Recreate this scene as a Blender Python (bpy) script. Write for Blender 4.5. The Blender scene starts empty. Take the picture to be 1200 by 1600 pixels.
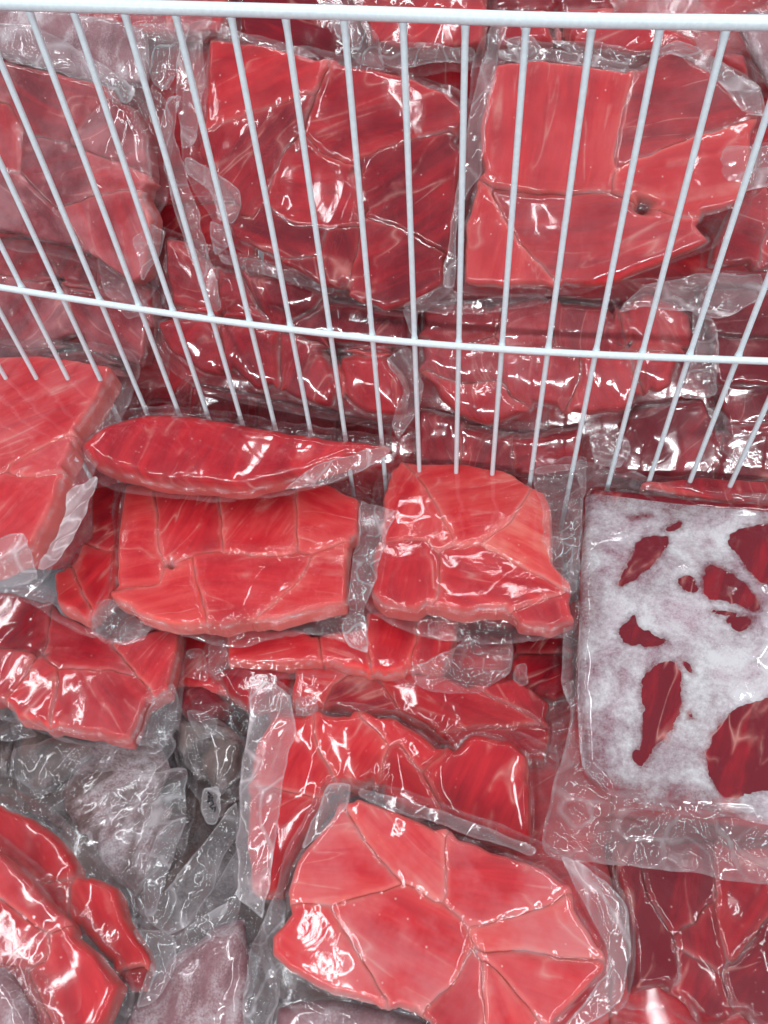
import bpy, math, random
import numpy as np
from mathutils import Matrix, Vector

C = bpy.context.scene.collection
sc = bpy.context.scene

# ------------------------------------------------------------------ camera, light, exposure
FPX = 1156.0                                   # focal length in photo pixels (photo 1200 x 1600)
CAM = np.array([0.0, -0.5, 0.53])              # half a metre in front of the wire divider (plane y = 0)
def nrm(v):
    v = np.array(v, float); return v / np.linalg.norm(v)
_d = nrm([92, 955, FPX]); _r = nrm([-7000, -700, FPX]); _r = nrm(_r - _d * (_r @ _d))
WZ, WX = -_d, -_r; WY = np.cross(WZ, WX)
R = np.array([WX, WY, WZ])                     # camera (x right, y down, z forward) -> world
cd = bpy.data.cameras.new('camera'); cam = bpy.data.objects.new('camera', cd); C.objects.link(cam)
cd.sensor_fit = 'VERTICAL'; cd.sensor_height = 36.0; cd.lens = FPX * 36.0 / 1600.0
cd.clip_start = 0.02; cd.clip_end = 60
M = np.eye(4); M[:3, 0] = R @ [1, 0, 0]; M[:3, 1] = R @ [0, -1, 0]; M[:3, 2] = R @ [0, 0, -1]; M[:3, 3] = CAM
cam.matrix_world = Matrix(M.tolist())
sc.camera = cam

w = bpy.data.worlds.new('World'); sc.world = w; w.use_nodes = True
bg = w.node_tree.nodes['Background']; bg.inputs[0].default_value = (0.80, 0.86, 0.92, 1); bg.inputs[1].default_value = 0.30

def strip(x, y, z, lx, ly, power, rot=(0, 0, 0), col=(0.93, 0.97, 1.0)):   # ceiling light tubes of the shop, plus added low fill strips
    l = bpy.data.lights.new('ceiling_or_fill_tube', 'AREA'); l.shape = 'RECTANGLE'; l.size = lx; l.size_y = ly
    l.energy = power; l.color = col
    o = bpy.data.objects.new('ceiling_or_fill_tube', l); C.objects.link(o); o.location = (x, y, z); o.rotation_euler = rot
for sx in (-1.7, -0.6, 0.6, 1.7):
    strip(sx, -0.4, 2.3, 0.05, 2.6, 18)
strip(-0.9, -2.1, 1.25, 1.3, 0.05, 25, (math.radians(62), 0, 0))  # added low fill from the front, brightens the wires and slope
strip(0.9, -2.1, 1.25, 1.3, 0.05, 25, (math.radians(62), 0, 0))  # right-hand twin of the added front fill
strip(0.2, 1.6, 2.3, 2.4, 0.05, 12, (math.radians(-28), 0, 0))

sc.view_settings.view_transform = 'Standard'; sc.view_settings.look = 'None'
sc.view_settings.exposure = -0.30; sc.view_settings.gamma = 1.0
sc.cycles.max_bounces = 10; sc.cycles.transparent_max_bounces = 40
sc.cycles.diffuse_bounces = 4; sc.cycles.glossy_bounces = 3; sc.cycles.caustics_reflective = False
sc.cycles.use_denoising = True; sc.cycles.sample_clamp_indirect = 4

# ------------------------------------------------------------------ numeric noise
rng = np.random.RandomState(7)
_T = rng.rand(4096)
def vnoise(x, y, seed=0):
    xi = np.floor(x).astype(np.int64); yi = np.floor(y).astype(np.int64)
    fx = x - xi; fy = y - yi; fx = fx * fx * fx * (fx * (fx * 6 - 15) + 10); fy = fy * fy * fy * (fy * (fy * 6 - 15) + 10)
    def h(a, b):
        return _T[(a * 73856093 ^ b * 19349663 ^ (seed * 83492791 + 1013)) & 4095]
    v = (h(xi, yi) * (1 - fx) + h(xi + 1, yi) * fx) * (1 - fy) + (h(xi, yi + 1) * (1 - fx) + h(xi + 1, yi + 1) * fx) * fy
    return v * 2 - 1
def fbm(x, y, seed=0, octv=3):
    s = 0; a = 1.0
    for k in range(octv):
        s = s + a * vnoise(x * 2 ** k + 3.1 * k, y * 2 ** k - 1.7 * k, seed + k); a *= .5
    return s
def tri(t):
    t = t - np.floor(t); return np.abs(t * 2 - 1) * 2 - 1
def crumple(x, y, seed, lam=0.03, k=5):
    """creased sheet: straight folds in a few directions, bent by slow noise"""
    rs = np.random.RandomState(seed % 99991); s = 0
    for i in range(k):
        a = rs.rand() * math.pi; l = lam * (0.6 + 1.6 * rs.rand())
        t = (x * math.cos(a) + y * math.sin(a)) / l + rs.rand() * 9 + 0.45 * vnoise(x / (lam * 1.5), y / (lam * 1.5), seed + i)
        s = s + tri(t) * (l / lam) * (0.3 + 0.7 * np.clip(0.5 + vnoise(x / (lam * 1.8) + 5 * i, y / (lam * 1.8), seed + 40 + i), 0, 1))
    return s / k
def blur(a, s):
    r = max(1, int(3 * s)); k = np.exp(-0.5 * (np.arange(-r, r + 1) / s) ** 2); k /= k.sum()
    p = np.pad(a, r, mode='edge')
    p = sum(k[i] * p[i:i + a.shape[0], :] for i in range(2 * r + 1))
    return sum(k[i] * p[:, i:i + a.shape[1]] for i in range(2 * r + 1))

# ------------------------------------------------------------------ polygons
def P(s):
    return np.array([[float(t) for t in q.split(',')] for q in s.split()])
def chaikin(p, it=2, c=0.2):
    for _ in range(it):
        q = np.roll(p, -1, 0); a = p * (1 - c) + q * c; b = p * c + q * (1 - c)
        p = np.empty((len(p) * 2, 2)); p[0::2] = a; p[1::2] = b; c = 0.25
    return p
def sdf(poly, X, Y):
    """signed distance, positive inside"""
    d = np.full(X.shape, 1e9); ins = np.zeros(X.shape, bool)
    q = np.roll(poly, -1, 0)
    for (ax, ay), (bx, by) in zip(poly, q):
        ex, ey = bx - ax, by - ay; L = ex * ex + ey * ey + 1e-18
        t = np.clip(((X - ax) * ex + (Y - ay) * ey) / L, 0, 1)
        d = np.minimum(d, (X - ax - t * ex) ** 2 + (Y - ay - t * ey) ** 2)
        c = (ay > Y) != (by > Y)
        if abs(ey) > 1e-15:
            ins ^= c & (X < (bx - ax) * (Y - ay) / ey + ax)
    d = np.sqrt(d); return np.where(ins, d, -d)

# ------------------------------------------------------------------ planes in the world
class Plane:
    """local frame of one pack: origin o, axes u, v in the plane, n its normal"""
    def __init__(s, kind, off, px, rx=0, ry=0):
        a = math.radians(52) if kind == 'B' else 0.0
        o = np.array([0, 0.035, -0.03]) if kind == 'B' else np.array([0, -0.05, 0.0])
        u = np.array([1., 0, 0]); v = np.array([0, math.cos(a), math.sin(a)]); n = np.cross(u, v)
        o = o + n * off
        q = R @ np.array([px[0] - 600, px[1] - 800, FPX]); t = ((o - CAM) @ n) / (q @ n)
        s.o = CAM + q * t
        m = (Matrix.Rotation(math.radians(rx), 3, Vector(u)) @ Matrix.Rotation(math.radians(ry), 3, Vector(v)))
        m = np.array([list(r) for r in m])
        s.u, s.v, s.n = m @ u, m @ v, m @ n
    def uv(s, px, h=0.0):
        out = []
        for x, y in px:
            q = R @ np.array([x - 600, y - 800, FPX]); o = s.o + s.n * h
            t = ((o - CAM) @ s.n) / (q @ s.n); p = CAM + q * t - s.o
            out.append((p @ s.u, p @ s.v))
        return np.array(out)
    def matrix(s):
        m = np.eye(4); m[:3, 0] = s.u; m[:3, 1] = s.v; m[:3, 2] = s.n; m[:3, 3] = s.o
        return Matrix(m.tolist())

# ------------------------------------------------------------------ materials
def newmat(name):
    m = bpy.data.materials.new(name); m.use_nodes = True; nt = m.node_tree; nt.nodes.clear()
    return m, nt, nt.nodes, nt.links
def N(nt, t, **kw):
    n = nt.nodes.new(t)
    for k, v in kw.items():
        if k.startswith('i_'):
            n.inputs[k[2:].replace('_', ' ')].default_value = v
        else: setattr(n, k, v)
    return n
def ramp(nt, pts, interp='LINEAR'):
    r = nt.nodes.new('ShaderNodeValToRGB'); r.color_ramp.interpolation = interp
    e = r.color_ramp.elements
    while len(e) < len(pts): e.new(0.5)
    for i, (p, c) in enumerate(pts):
        e[i].position = p; e[i].color = (c, c, c, 1) if not isinstance(c, tuple) else (*c, 1)
    return r
def math_(nt, op, a, b=None, clamp=False):
    n = nt.nodes.new('ShaderNodeMath'); n.operation = op; n.use_clamp = clamp
    for i, s in enumerate((a, b)):
        if s is None: continue
        if isinstance(s, (int, float)): n.inputs[i].default_value = s
        else: nt.links.new(s, n.inputs[i])
    return n.outputs[0]
def mixc(nt, fac, a, b, mode='MIX'):
    n = nt.nodes.new('ShaderNodeMix'); n.data_type = 'RGBA'; n.blend_type = mode
    for i, s in ((0, fac), (6, a), (7, b)):
        if isinstance(s, (int, float)): n.inputs[i].default_value = s
        elif isinstance(s, tuple): n.inputs[i].default_value = (*s, 1)
        else: nt.links.new(s, n.inputs[i])
    return n.outputs[2]

def meat_material():
    m, nt, nd, L = newmat('red_meat')
    out = N(nt, 'ShaderNodeOutputMaterial'); b = N(nt, 'ShaderNodeBsdfPrincipled')
    uv = N(nt, 'ShaderNodeUVMap', uv_map='grain')
    info = N(nt, 'ShaderNodeObjectInfo')
    sep = N(nt, 'ShaderNodeSeparateColor'); L.new(info.outputs['Color'], sep.inputs[0])
    tone = sep.outputs[0]; rnd = sep.outputs[1]
    off = N(nt, 'ShaderNodeCombineXYZ'); L.new(math_(nt, 'MULTIPLY', rnd, 37.0), off.inputs[0]); L.new(math_(nt, 'MULTIPLY', rnd, 11.0), off.inputs[1])
    co = N(nt, 'ShaderNodeVectorMath', operation='ADD'); L.new(uv.outputs[0], co.inputs[0]); L.new(off.outputs[0], co.inputs[1])
    # muscle bands: long in x, narrow in y (uv in metres)
    def stretched(sx, sy):
        mp = N(nt, 'ShaderNodeMapping'); mp.inputs['Scale'].default_value = (sx, sy, 1); L.new(co.outputs[0], mp.inputs[0]); return mp.outputs[0]
    n1 = N(nt, 'ShaderNodeTexNoise', i_Scale=1.0, i_Detail=3.0, i_Roughness=.55, i_Distortion=.6); L.new(stretched(13, 58), n1.inputs['Vector'])
    n2 = N(nt, 'ShaderNodeTexNoise', i_Scale=1.0, i_Detail=4.0, i_Roughness=.55, i_Distortion=.9); L.new(stretched(26, 300), n2.inputs['Vector'])
    n3 = N(nt, 'ShaderNodeTexNoise', i_Scale=20.0, i_Detail=4.0, i_Roughness=.6); L.new(co.outputs[0], n3.inputs['Vector'])
    n4 = N(nt, 'ShaderNodeTexNoise', i_Scale=1.0, i_Detail=2.0, i_Distortion=1.2); L.new(stretched(6, 22), n4.inputs['Vector'])
    t = math_(nt, 'ADD', math_(nt, 'MULTIPLY', math_(nt, 'SUBTRACT', n1.outputs[0], .5), .75), tone)
    t = math_(nt, 'ADD', t, math_(nt, 'MULTIPLY', math_(nt, 'SUBTRACT', n2.outputs[0], .5), .26))
    t = math_(nt, 'ADD', t, math_(nt, 'MULTIPLY', math_(nt, 'SUBTRACT', n3.outputs[0], .5), .42), True)
    cr = ramp(nt, [(0.0, (.20, .003, .014)), (.3, (.47, .007, .020)), (.55, (.68, .019, .030)), (.8, (.80, .075, .072)), (1.0, (.88, .21, .165))])
    L.new(t, cr.inputs[0])
    # pale connective lines
    ln = math_(nt, 'ABSOLUTE', math_(nt, 'SUBTRACT', n4.outputs[0], .5))
    lr = ramp(nt, [(0.0, 1.0), (.012, 0.35), (.03, 0.0)]); L.new(ln, lr.inputs[0])
    msk = ramp(nt, [(.45, 0.0), (.62, 1.0)]); L.new(n3.outputs[0], msk.inputs[0])
    lf = math_(nt, 'MULTIPLY', math_(nt, 'MULTIPLY', lr.outputs[0], msk.outputs[0]), .55)
    c = mixc(nt, lf, cr.outputs[0], (.85, .42, .36))
    # paler skin along each cut edge, lightened more to offset seam shade
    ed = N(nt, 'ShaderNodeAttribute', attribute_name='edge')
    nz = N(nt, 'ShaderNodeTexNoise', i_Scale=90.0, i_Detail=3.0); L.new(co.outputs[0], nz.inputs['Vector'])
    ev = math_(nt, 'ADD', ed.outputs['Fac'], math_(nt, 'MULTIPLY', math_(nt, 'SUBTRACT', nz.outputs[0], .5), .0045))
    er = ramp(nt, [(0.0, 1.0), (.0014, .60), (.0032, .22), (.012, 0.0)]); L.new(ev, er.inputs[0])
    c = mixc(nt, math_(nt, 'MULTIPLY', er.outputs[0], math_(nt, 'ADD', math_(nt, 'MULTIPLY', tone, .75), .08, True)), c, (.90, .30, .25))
    # tiny frost specks
    vo = N(nt, 'ShaderNodeTexVoronoi', i_Scale=170.0); L.new(co.outputs[0], vo.inputs['Vector'])
    vr = ramp(nt, [(0.0, 1.0), (.09, .8), (.15, 0.0)]); L.new(vo.outputs['Distance'], vr.inputs[0])
    vs = N(nt, 'ShaderNodeSeparateColor'); L.new(vo.outputs['Color'], vs.inputs[0])
    vf = math_(nt, 'MULTIPLY', vr.outputs[0], math_(nt, 'GREATER_THAN', vs.outputs[0], .90))
    c = mixc(nt, math_(nt, 'MULTIPLY', vf, .55), c, (.9, .75, .72))
    # pack haze: thin frost between meat and film, blue channel of the object colour
    fz = ramp(nt, [(.40, 0.15), (.62, 1.5)]); L.new(n3.outputs[0], fz.inputs[0])
    c = mixc(nt, math_(nt, 'MULTIPLY', sep.outputs[2], fz.outputs[0]), c, (.66, .36, .38))
    L.new(c, b.inputs['Base Color'])
    b.inputs['Roughness'].default_value = .5; b.inputs['Specular IOR Level'].default_value = .08
    b.inputs['Subsurface Weight'].default_value = .6; b.inputs['Subsurface Radius'].default_value = (1.0, .22, .15)
    b.inputs['Subsurface Scale'].default_value = .009
    bp = N(nt, 'ShaderNodeBump', i_Strength=.25, i_Distance=.0006); L.new(n2.outputs[0], bp.inputs['Height']); L.new(bp.outputs[0], b.inputs['Normal'])
    L.new(b.outputs[0], out.inputs[0]); return m

def film_material():
    m, nt, nd, L = newmat('clear_plastic_film')
    out = N(nt, 'ShaderNodeOutputMaterial')
    tc = N(nt, 'ShaderNodeTexCoord')
    info = N(nt, 'ShaderNodeObjectInfo')
    co = N(nt, 'ShaderNodeVectorMath', operation='ADD'); L.new(tc.outputs['Object'], co.inputs[0])
    cx = N(nt, 'ShaderNodeCombineXYZ'); L.new(math_(nt, 'MULTIPLY', info.outputs['Random'], 20.0), cx.inputs[0]); L.new(cx.outputs[0], co.inputs[1])
    milk = N(nt, 'ShaderNodeAttribute', attribute_name='milk'); crk = N(nt, 'ShaderNodeAttribute', attribute_name='crinkle')
    a = N(nt, 'ShaderNodeTexNoise', i_Scale=55.0, i_Detail=2.0, i_Roughness=.5, i_Distortion=1.6); L.new(co.outputs[0], a.inputs['Vector'])
    r1 = math_(nt, 'ABSOLUTE', math_(nt, 'SUBTRACT', a.outputs[0], .5))
    r1 = math_(nt, 'POWER', math_(nt, 'SUBTRACT', 1.0, math_(nt, 'MULTIPLY', r1, 5.0), True), 3.0)
    pm = N(nt, 'ShaderNodeTexNoise', i_Scale=24.0, i_Detail=2.0); L.new(co.outputs[0], pm.inputs['Vector'])
    pr = ramp(nt, [(.44, .06), (.62, 1.0)]); L.new(pm.outputs[0], pr.inputs[0]); r1 = math_(nt, 'MULTIPLY', r1, pr.outputs[0])
    f = N(nt, 'ShaderNodeTexNoise', i_Scale=260.0, i_Detail=2.0, i_Distortion=1.0); L.new(co.outputs[0], f.inputs['Vector'])
    a2 = N(nt, 'ShaderNodeTexNoise', i_Scale=17.0, i_Detail=1.0, i_Roughness=.4, i_Distortion=2.2); L.new(co.outputs[0], a2.inputs['Vector'])
    r2 = math_(nt, 'ABSOLUTE', math_(nt, 'SUBTRACT', a2.outputs[0], .5))
    r2 = math_(nt, 'POWER', math_(nt, 'SUBTRACT', 1.0, math_(nt, 'MULTIPLY', r2, 14.0), True), 1.5)
    h = math_(nt, 'ADD', math_(nt, 'MULTIPLY', r1, 1.0), math_(nt, 'MULTIPLY', f.outputs[0], .05))
    h = math_(nt, 'ADD', h, math_(nt, 'MULTIPLY', r2, .6))
    bp = N(nt, 'ShaderNodeBump', i_Distance=.0016); L.new(h, bp.inputs['Height']); L.new(crk.outputs['Fac'], bp.inputs['Strength'])
    fr = N(nt, 'ShaderNodeFresnel'); L.new(bp.outputs[0], fr.inputs['Normal'])
    geo = N(nt, 'ShaderNodeNewGeometry')            # a thin sheet reflects alike from both sides
    L.new(math_(nt, 'SUBTRACT', 1.46, math_(nt, 'MULTIPLY', geo.outputs['Backfacing'], 1.46 - 1 / 1.46)), fr.inputs['IOR'])
    gl = N(nt, 'ShaderNodeBsdfGlossy'); gl.inputs['Roughness'].default_value = .075; L.new(bp.outputs[0], gl.inputs['Normal'])
    df = N(nt, 'ShaderNodeBsdfDiffuse'); df.inputs[0].default_value = (.92, .87, .90, 1); L.new(bp.outputs[0], df.inputs['Normal'])
    tl = N(nt, 'ShaderNodeBsdfTranslucent'); tl.inputs[0].default_value = (.92, .87, .90, 1)
    dm = N(nt, 'ShaderNodeMixShader'); dm.inputs[0].default_value = .45; L.new(df.outputs[0], dm.inputs[1]); L.new(tl.outputs[0], dm.inputs[2])
    tr = N(nt, 'ShaderNodeBsdfTransparent'); tr.inputs[0].default_value = (.985, .98, .985, 1)
    mm = N(nt, 'ShaderNodeTexNoise', i_Scale=38.0, i_Detail=5.0, i_Roughness=.65, i_Distortion=.8); L.new(co.outputs[0], mm.inputs['Vector'])
    mr = ramp(nt, [(.3, .55), (.7, 1.35)]); mr.color_ramp.elements[1].color = (1, 1, 1, 1); L.new(mm.outputs[0], mr.inputs[0])
    mf = math_(nt, 'MULTIPLY', milk.outputs['Fac'], mr.outputs[0], True)
    ml = N(nt, 'ShaderNodeMixShader'); L.new(mf, ml.inputs[0]); L.new(tr.outputs[0], ml.inputs[1]); L.new(dm.outputs[0], ml.inputs[2])
    fin = N(nt, 'ShaderNodeMixShader'); L.new(math_(nt, 'MINIMUM', math_(nt, 'MULTIPLY', fr.outputs[0], 1.5), .6), fin.inputs[0]); L.new(ml.outputs[0], fin.inputs[1]); L.new(gl.outputs[0], fin.inputs[2])
    L.new(fin.outputs[0], out.inputs[0]); return m

def frost_material(name, c0, c1, c2, holes, patch=None):
    """granular frost; with holes the grains open up where attribute 'dens' falls"""
    m, nt, nd, L = newmat(name)
    out = N(nt, 'ShaderNodeOutputMaterial'); b = N(nt, 'ShaderNodeBsdfPrincipled'); tc = N(nt, 'ShaderNodeTexCoord')
    n1 = N(nt, 'ShaderNodeTexNoise', i_Scale=28.0, i_Detail=6.0, i_Roughness=.65, i_Distortion=.6); L.new(tc.outputs['Object'], n1.inputs['Vector'])
    n2 = N(nt, 'ShaderNodeTexNoise', i_Scale=620.0, i_Detail=3.0, i_Roughness=.7); L.new(tc.outputs['Object'], n2.inputs['Vector'])
    n3 = N(nt, 'ShaderNodeTexNoise', i_Scale=240.0, i_Detail=4.0, i_Roughness=.7); L.new(tc.outputs['Object'], n3.inputs['Vector'])
    t = math_(nt, 'ADD', math_(nt, 'MULTIPLY', n1.outputs[0], .75), math_(nt, 'MULTIPLY', n2.outputs[0], .35))
    cr = ramp(nt, [(.38, c0), (.52, c1), (.66, c2)]); L.new(t, cr.inputs[0]); L.new(cr.outputs[0], b.inputs['Base Color'])
    if patch:
        n5 = N(nt, 'ShaderNodeTexNoise', i_Scale=13.0, i_Detail=3.0, i_Roughness=.5, i_Distortion=1.5); L.new(tc.outputs['Object'], n5.inputs['Vector'])
        pr = ramp(nt, [(.44, 0.0), (.50, .35), (.56, 1.0)]); L.new(math_(nt, 'ADD', n5.outputs[0], math_(nt, 'MULTIPLY', math_(nt, 'SUBTRACT', n3.outputs[0], .5), .12)), pr.inputs[0])
        L.new(mixc(nt, math_(nt, 'MULTIPLY', pr.outputs[0], .8), cr.outputs[0], patch), b.inputs['Base Color'])
    b.inputs['Roughness'].default_value = .75
    bp = N(nt, 'ShaderNodeBump', i_Strength=.25, i_Distance=.0008); L.new(n3.outputs[0], bp.inputs['Height']); L.new(bp.outputs[0], b.inputs['Normal'])
    if holes:
        de = N(nt, 'ShaderNodeAttribute', attribute_name='dens')
        x = math_(nt, 'ADD', math_(nt, 'MULTIPLY', n3.outputs[0], .9), math_(nt, 'MULTIPLY', n1.outputs[0], .8))
        x = math_(nt, 'ADD', x, de.outputs['Fac'])
        ar = ramp(nt, [(.0, 0.0), (.45, .42), (.95, .97)])
        L.new(math_(nt, 'SUBTRACT', x, .78), ar.inputs[0]); L.new(ar.outputs[0], b.inputs['Alpha'])
    L.new(b.outputs[0], out.inputs[0]); return m

def plain(name, col, rough=.4, spec=.5, bump=0, scale=200):
    m, nt, nd, L = newmat(name)
    out = N(nt, 'ShaderNodeOutputMaterial'); b = N(nt, 'ShaderNodeBsdfPrincipled')
    tc = N(nt, 'ShaderNodeTexCoord'); n = N(nt, 'ShaderNodeTexNoise', i_Scale=float(scale), i_Detail=3.0); L.new(tc.outputs['Object'], n.inputs['Vector'])
    r = ramp(nt, [(.3, tuple(x * .88 for x in col)), (.7, col)]); L.new(n.outputs[0], r.inputs[0]); L.new(r.outputs[0], b.inputs['Base Color'])
    b.inputs['Roughness'].default_value = rough; b.inputs['Specular IOR Level'].default_value = spec
    if bump:
        bp = N(nt, 'ShaderNodeBump', i_Strength=.4, i_Distance=bump); L.new(n.outputs[0], bp.inputs['Height']); L.new(bp.outputs[0], b.inputs['Normal'])
    L.new(b.outputs[0], out.inputs[0]); return m

MEAT = meat_material(); FILM = film_material()
FROST = frost_material('white_frost', (.42, .22, .28), (.60, .50, .54), (.74, .71, .73), True)
FPINK = frost_material('frosted_meat_pink', (.13, .04, .05), (.38, .20, .22), (.70, .60, .62), False, (.30, .10, .12))
FGREY = frost_material('frosted_fish_grey', (.06, .012, .02), (.40, .27, .28), (.88, .80, .82), False, (.12, .05, .04))
FDARK = frost_material('dark_fish_grey', (.02, .014, .014), (.085, .062, .06), (.34, .30, .30), False, (.16, .10, .085))
WIRE = plain('white_coated_wire', (.84, .94, .99), .32, .5, .0004, 300)
INNER = plain('freezer_liner', (.30, .31, .33), .5)
INK = plain('black_ink', (.012, .012, .016), .5)

# ------------------------------------------------------------------ mesh builders
def link(name, me, mat, parent):
    o = bpy.data.objects.new(name, me); C.objects.link(o); me.materials.append(mat)
    if parent: o.parent = parent
    return o
def grid_for(poly, step, pad):
    x0, y0 = poly.min(0) - pad; x1, y1 = poly.max(0) + pad
    return np.meshgrid(np.arange(x0, x1 + step, step), np.arange(y0, y1 + step, step))
def cut_mesh(name, X, Y, D, H, step, attrs=None, skirt=None, grain=None):
    """sheet over the part of the grid where D > 0, its rim snapped to the outline D = 0"""
    gy, gx = np.gradient(D, step); g = np.sqrt(gx * gx + gy * gy) + 1e-9
    ins = D > 0
    c = [ins[:-1, :-1], ins[:-1, 1:], ins[1:, 1:], ins[1:, :-1]]
    cell = (c[0] | c[1] | c[2] | c[3]) & (np.minimum.reduce([D[:-1, :-1], D[:-1, 1:], D[1:, 1:], D[1:, :-1]]) > -1.5 * step)
    used = np.zeros(D.shape, bool)
    used[:-1, :-1] |= cell; used[:-1, 1:] |= cell; used[1:, 1:] |= cell; used[1:, :-1] |= cell
    o_ = used & ~ins
    Xs = X.copy(); Ys = Y.copy(); Xs[o_] -= (gx / g * D)[o_]; Ys[o_] -= (gy / g * D)[o_]
    idx = -np.ones(D.shape, np.int64); n = int(used.sum()); idx[used] = np.arange(n)
    V = np.stack([Xs[used], Ys[used], H[used]], 1)
    F = np.stack([idx[:-1, :-1][cell], idx[:-1, 1:][cell], idx[1:, 1:][cell], idx[1:, :-1][cell]], 1)
    A = {k: a[used] for k, a in (attrs or {}).items()}
    if skirt is not None and len(F):
        e = np.concatenate([F[:, [0, 1]], F[:, [1, 2]], F[:, [2, 3]], F[:, [3, 0]]])
        key = np.minimum(e[:, 0], e[:, 1]) * n + np.maximum(e[:, 0], e[:, 1])
        _, first, cnt = np.unique(key, return_index=True, return_counts=True)
        be = e[first[cnt == 1]]; bv = np.unique(be); mp = -np.ones(n, np.int64); mp[bv] = n + np.arange(len(bv))
        low = V[bv].copy(); low[:, 2] = skirt
        F = np.concatenate([F, np.stack([be[:, 1], be[:, 0], mp[be[:, 0]], mp[be[:, 1]]], 1)])
        V = np.concatenate([V, low])
        for k in A: A[k] = np.concatenate([A[k], A[k][bv]])
    me = bpy.data.meshes.new(name)
    me.vertices.add(len(V)); me.vertices.foreach_set('co', V.astype(np.float32).ravel())
    me.loops.add(F.size); me.loops.foreach_set('vertex_index', F.astype(np.int32).ravel())
    me.polygons.add(len(F)); me.polygons.foreach_set('loop_start', (np.arange(len(F)) * 4).astype(np.int32))
    me.polygons.foreach_set('loop_total', np.full(len(F), 4, np.int32))
    me.update(calc_edges=True)
    me.polygons.foreach_set('use_smooth', np.ones(len(F), bool))
    for k, a in A.items():
        at = me.attributes.new(k, 'FLOAT', 'POINT'); at.data.foreach_set('value', a.astype(np.float32))
    if grain is not None:
        ul = me.uv_layers.new(name='grain'); ca, sa = math.cos(grain), math.sin(grain)
        q = V[F.ravel()]; gu = q[:, 0] * ca + q[:, 1] * sa; gv = -q[:, 0] * sa + q[:, 1] * ca - q[:, 2]
        ul.data.foreach_set('uv', np.stack([gu, gv], 1).astype(np.float32).ravel())
    me.validate()
    return me

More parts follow.
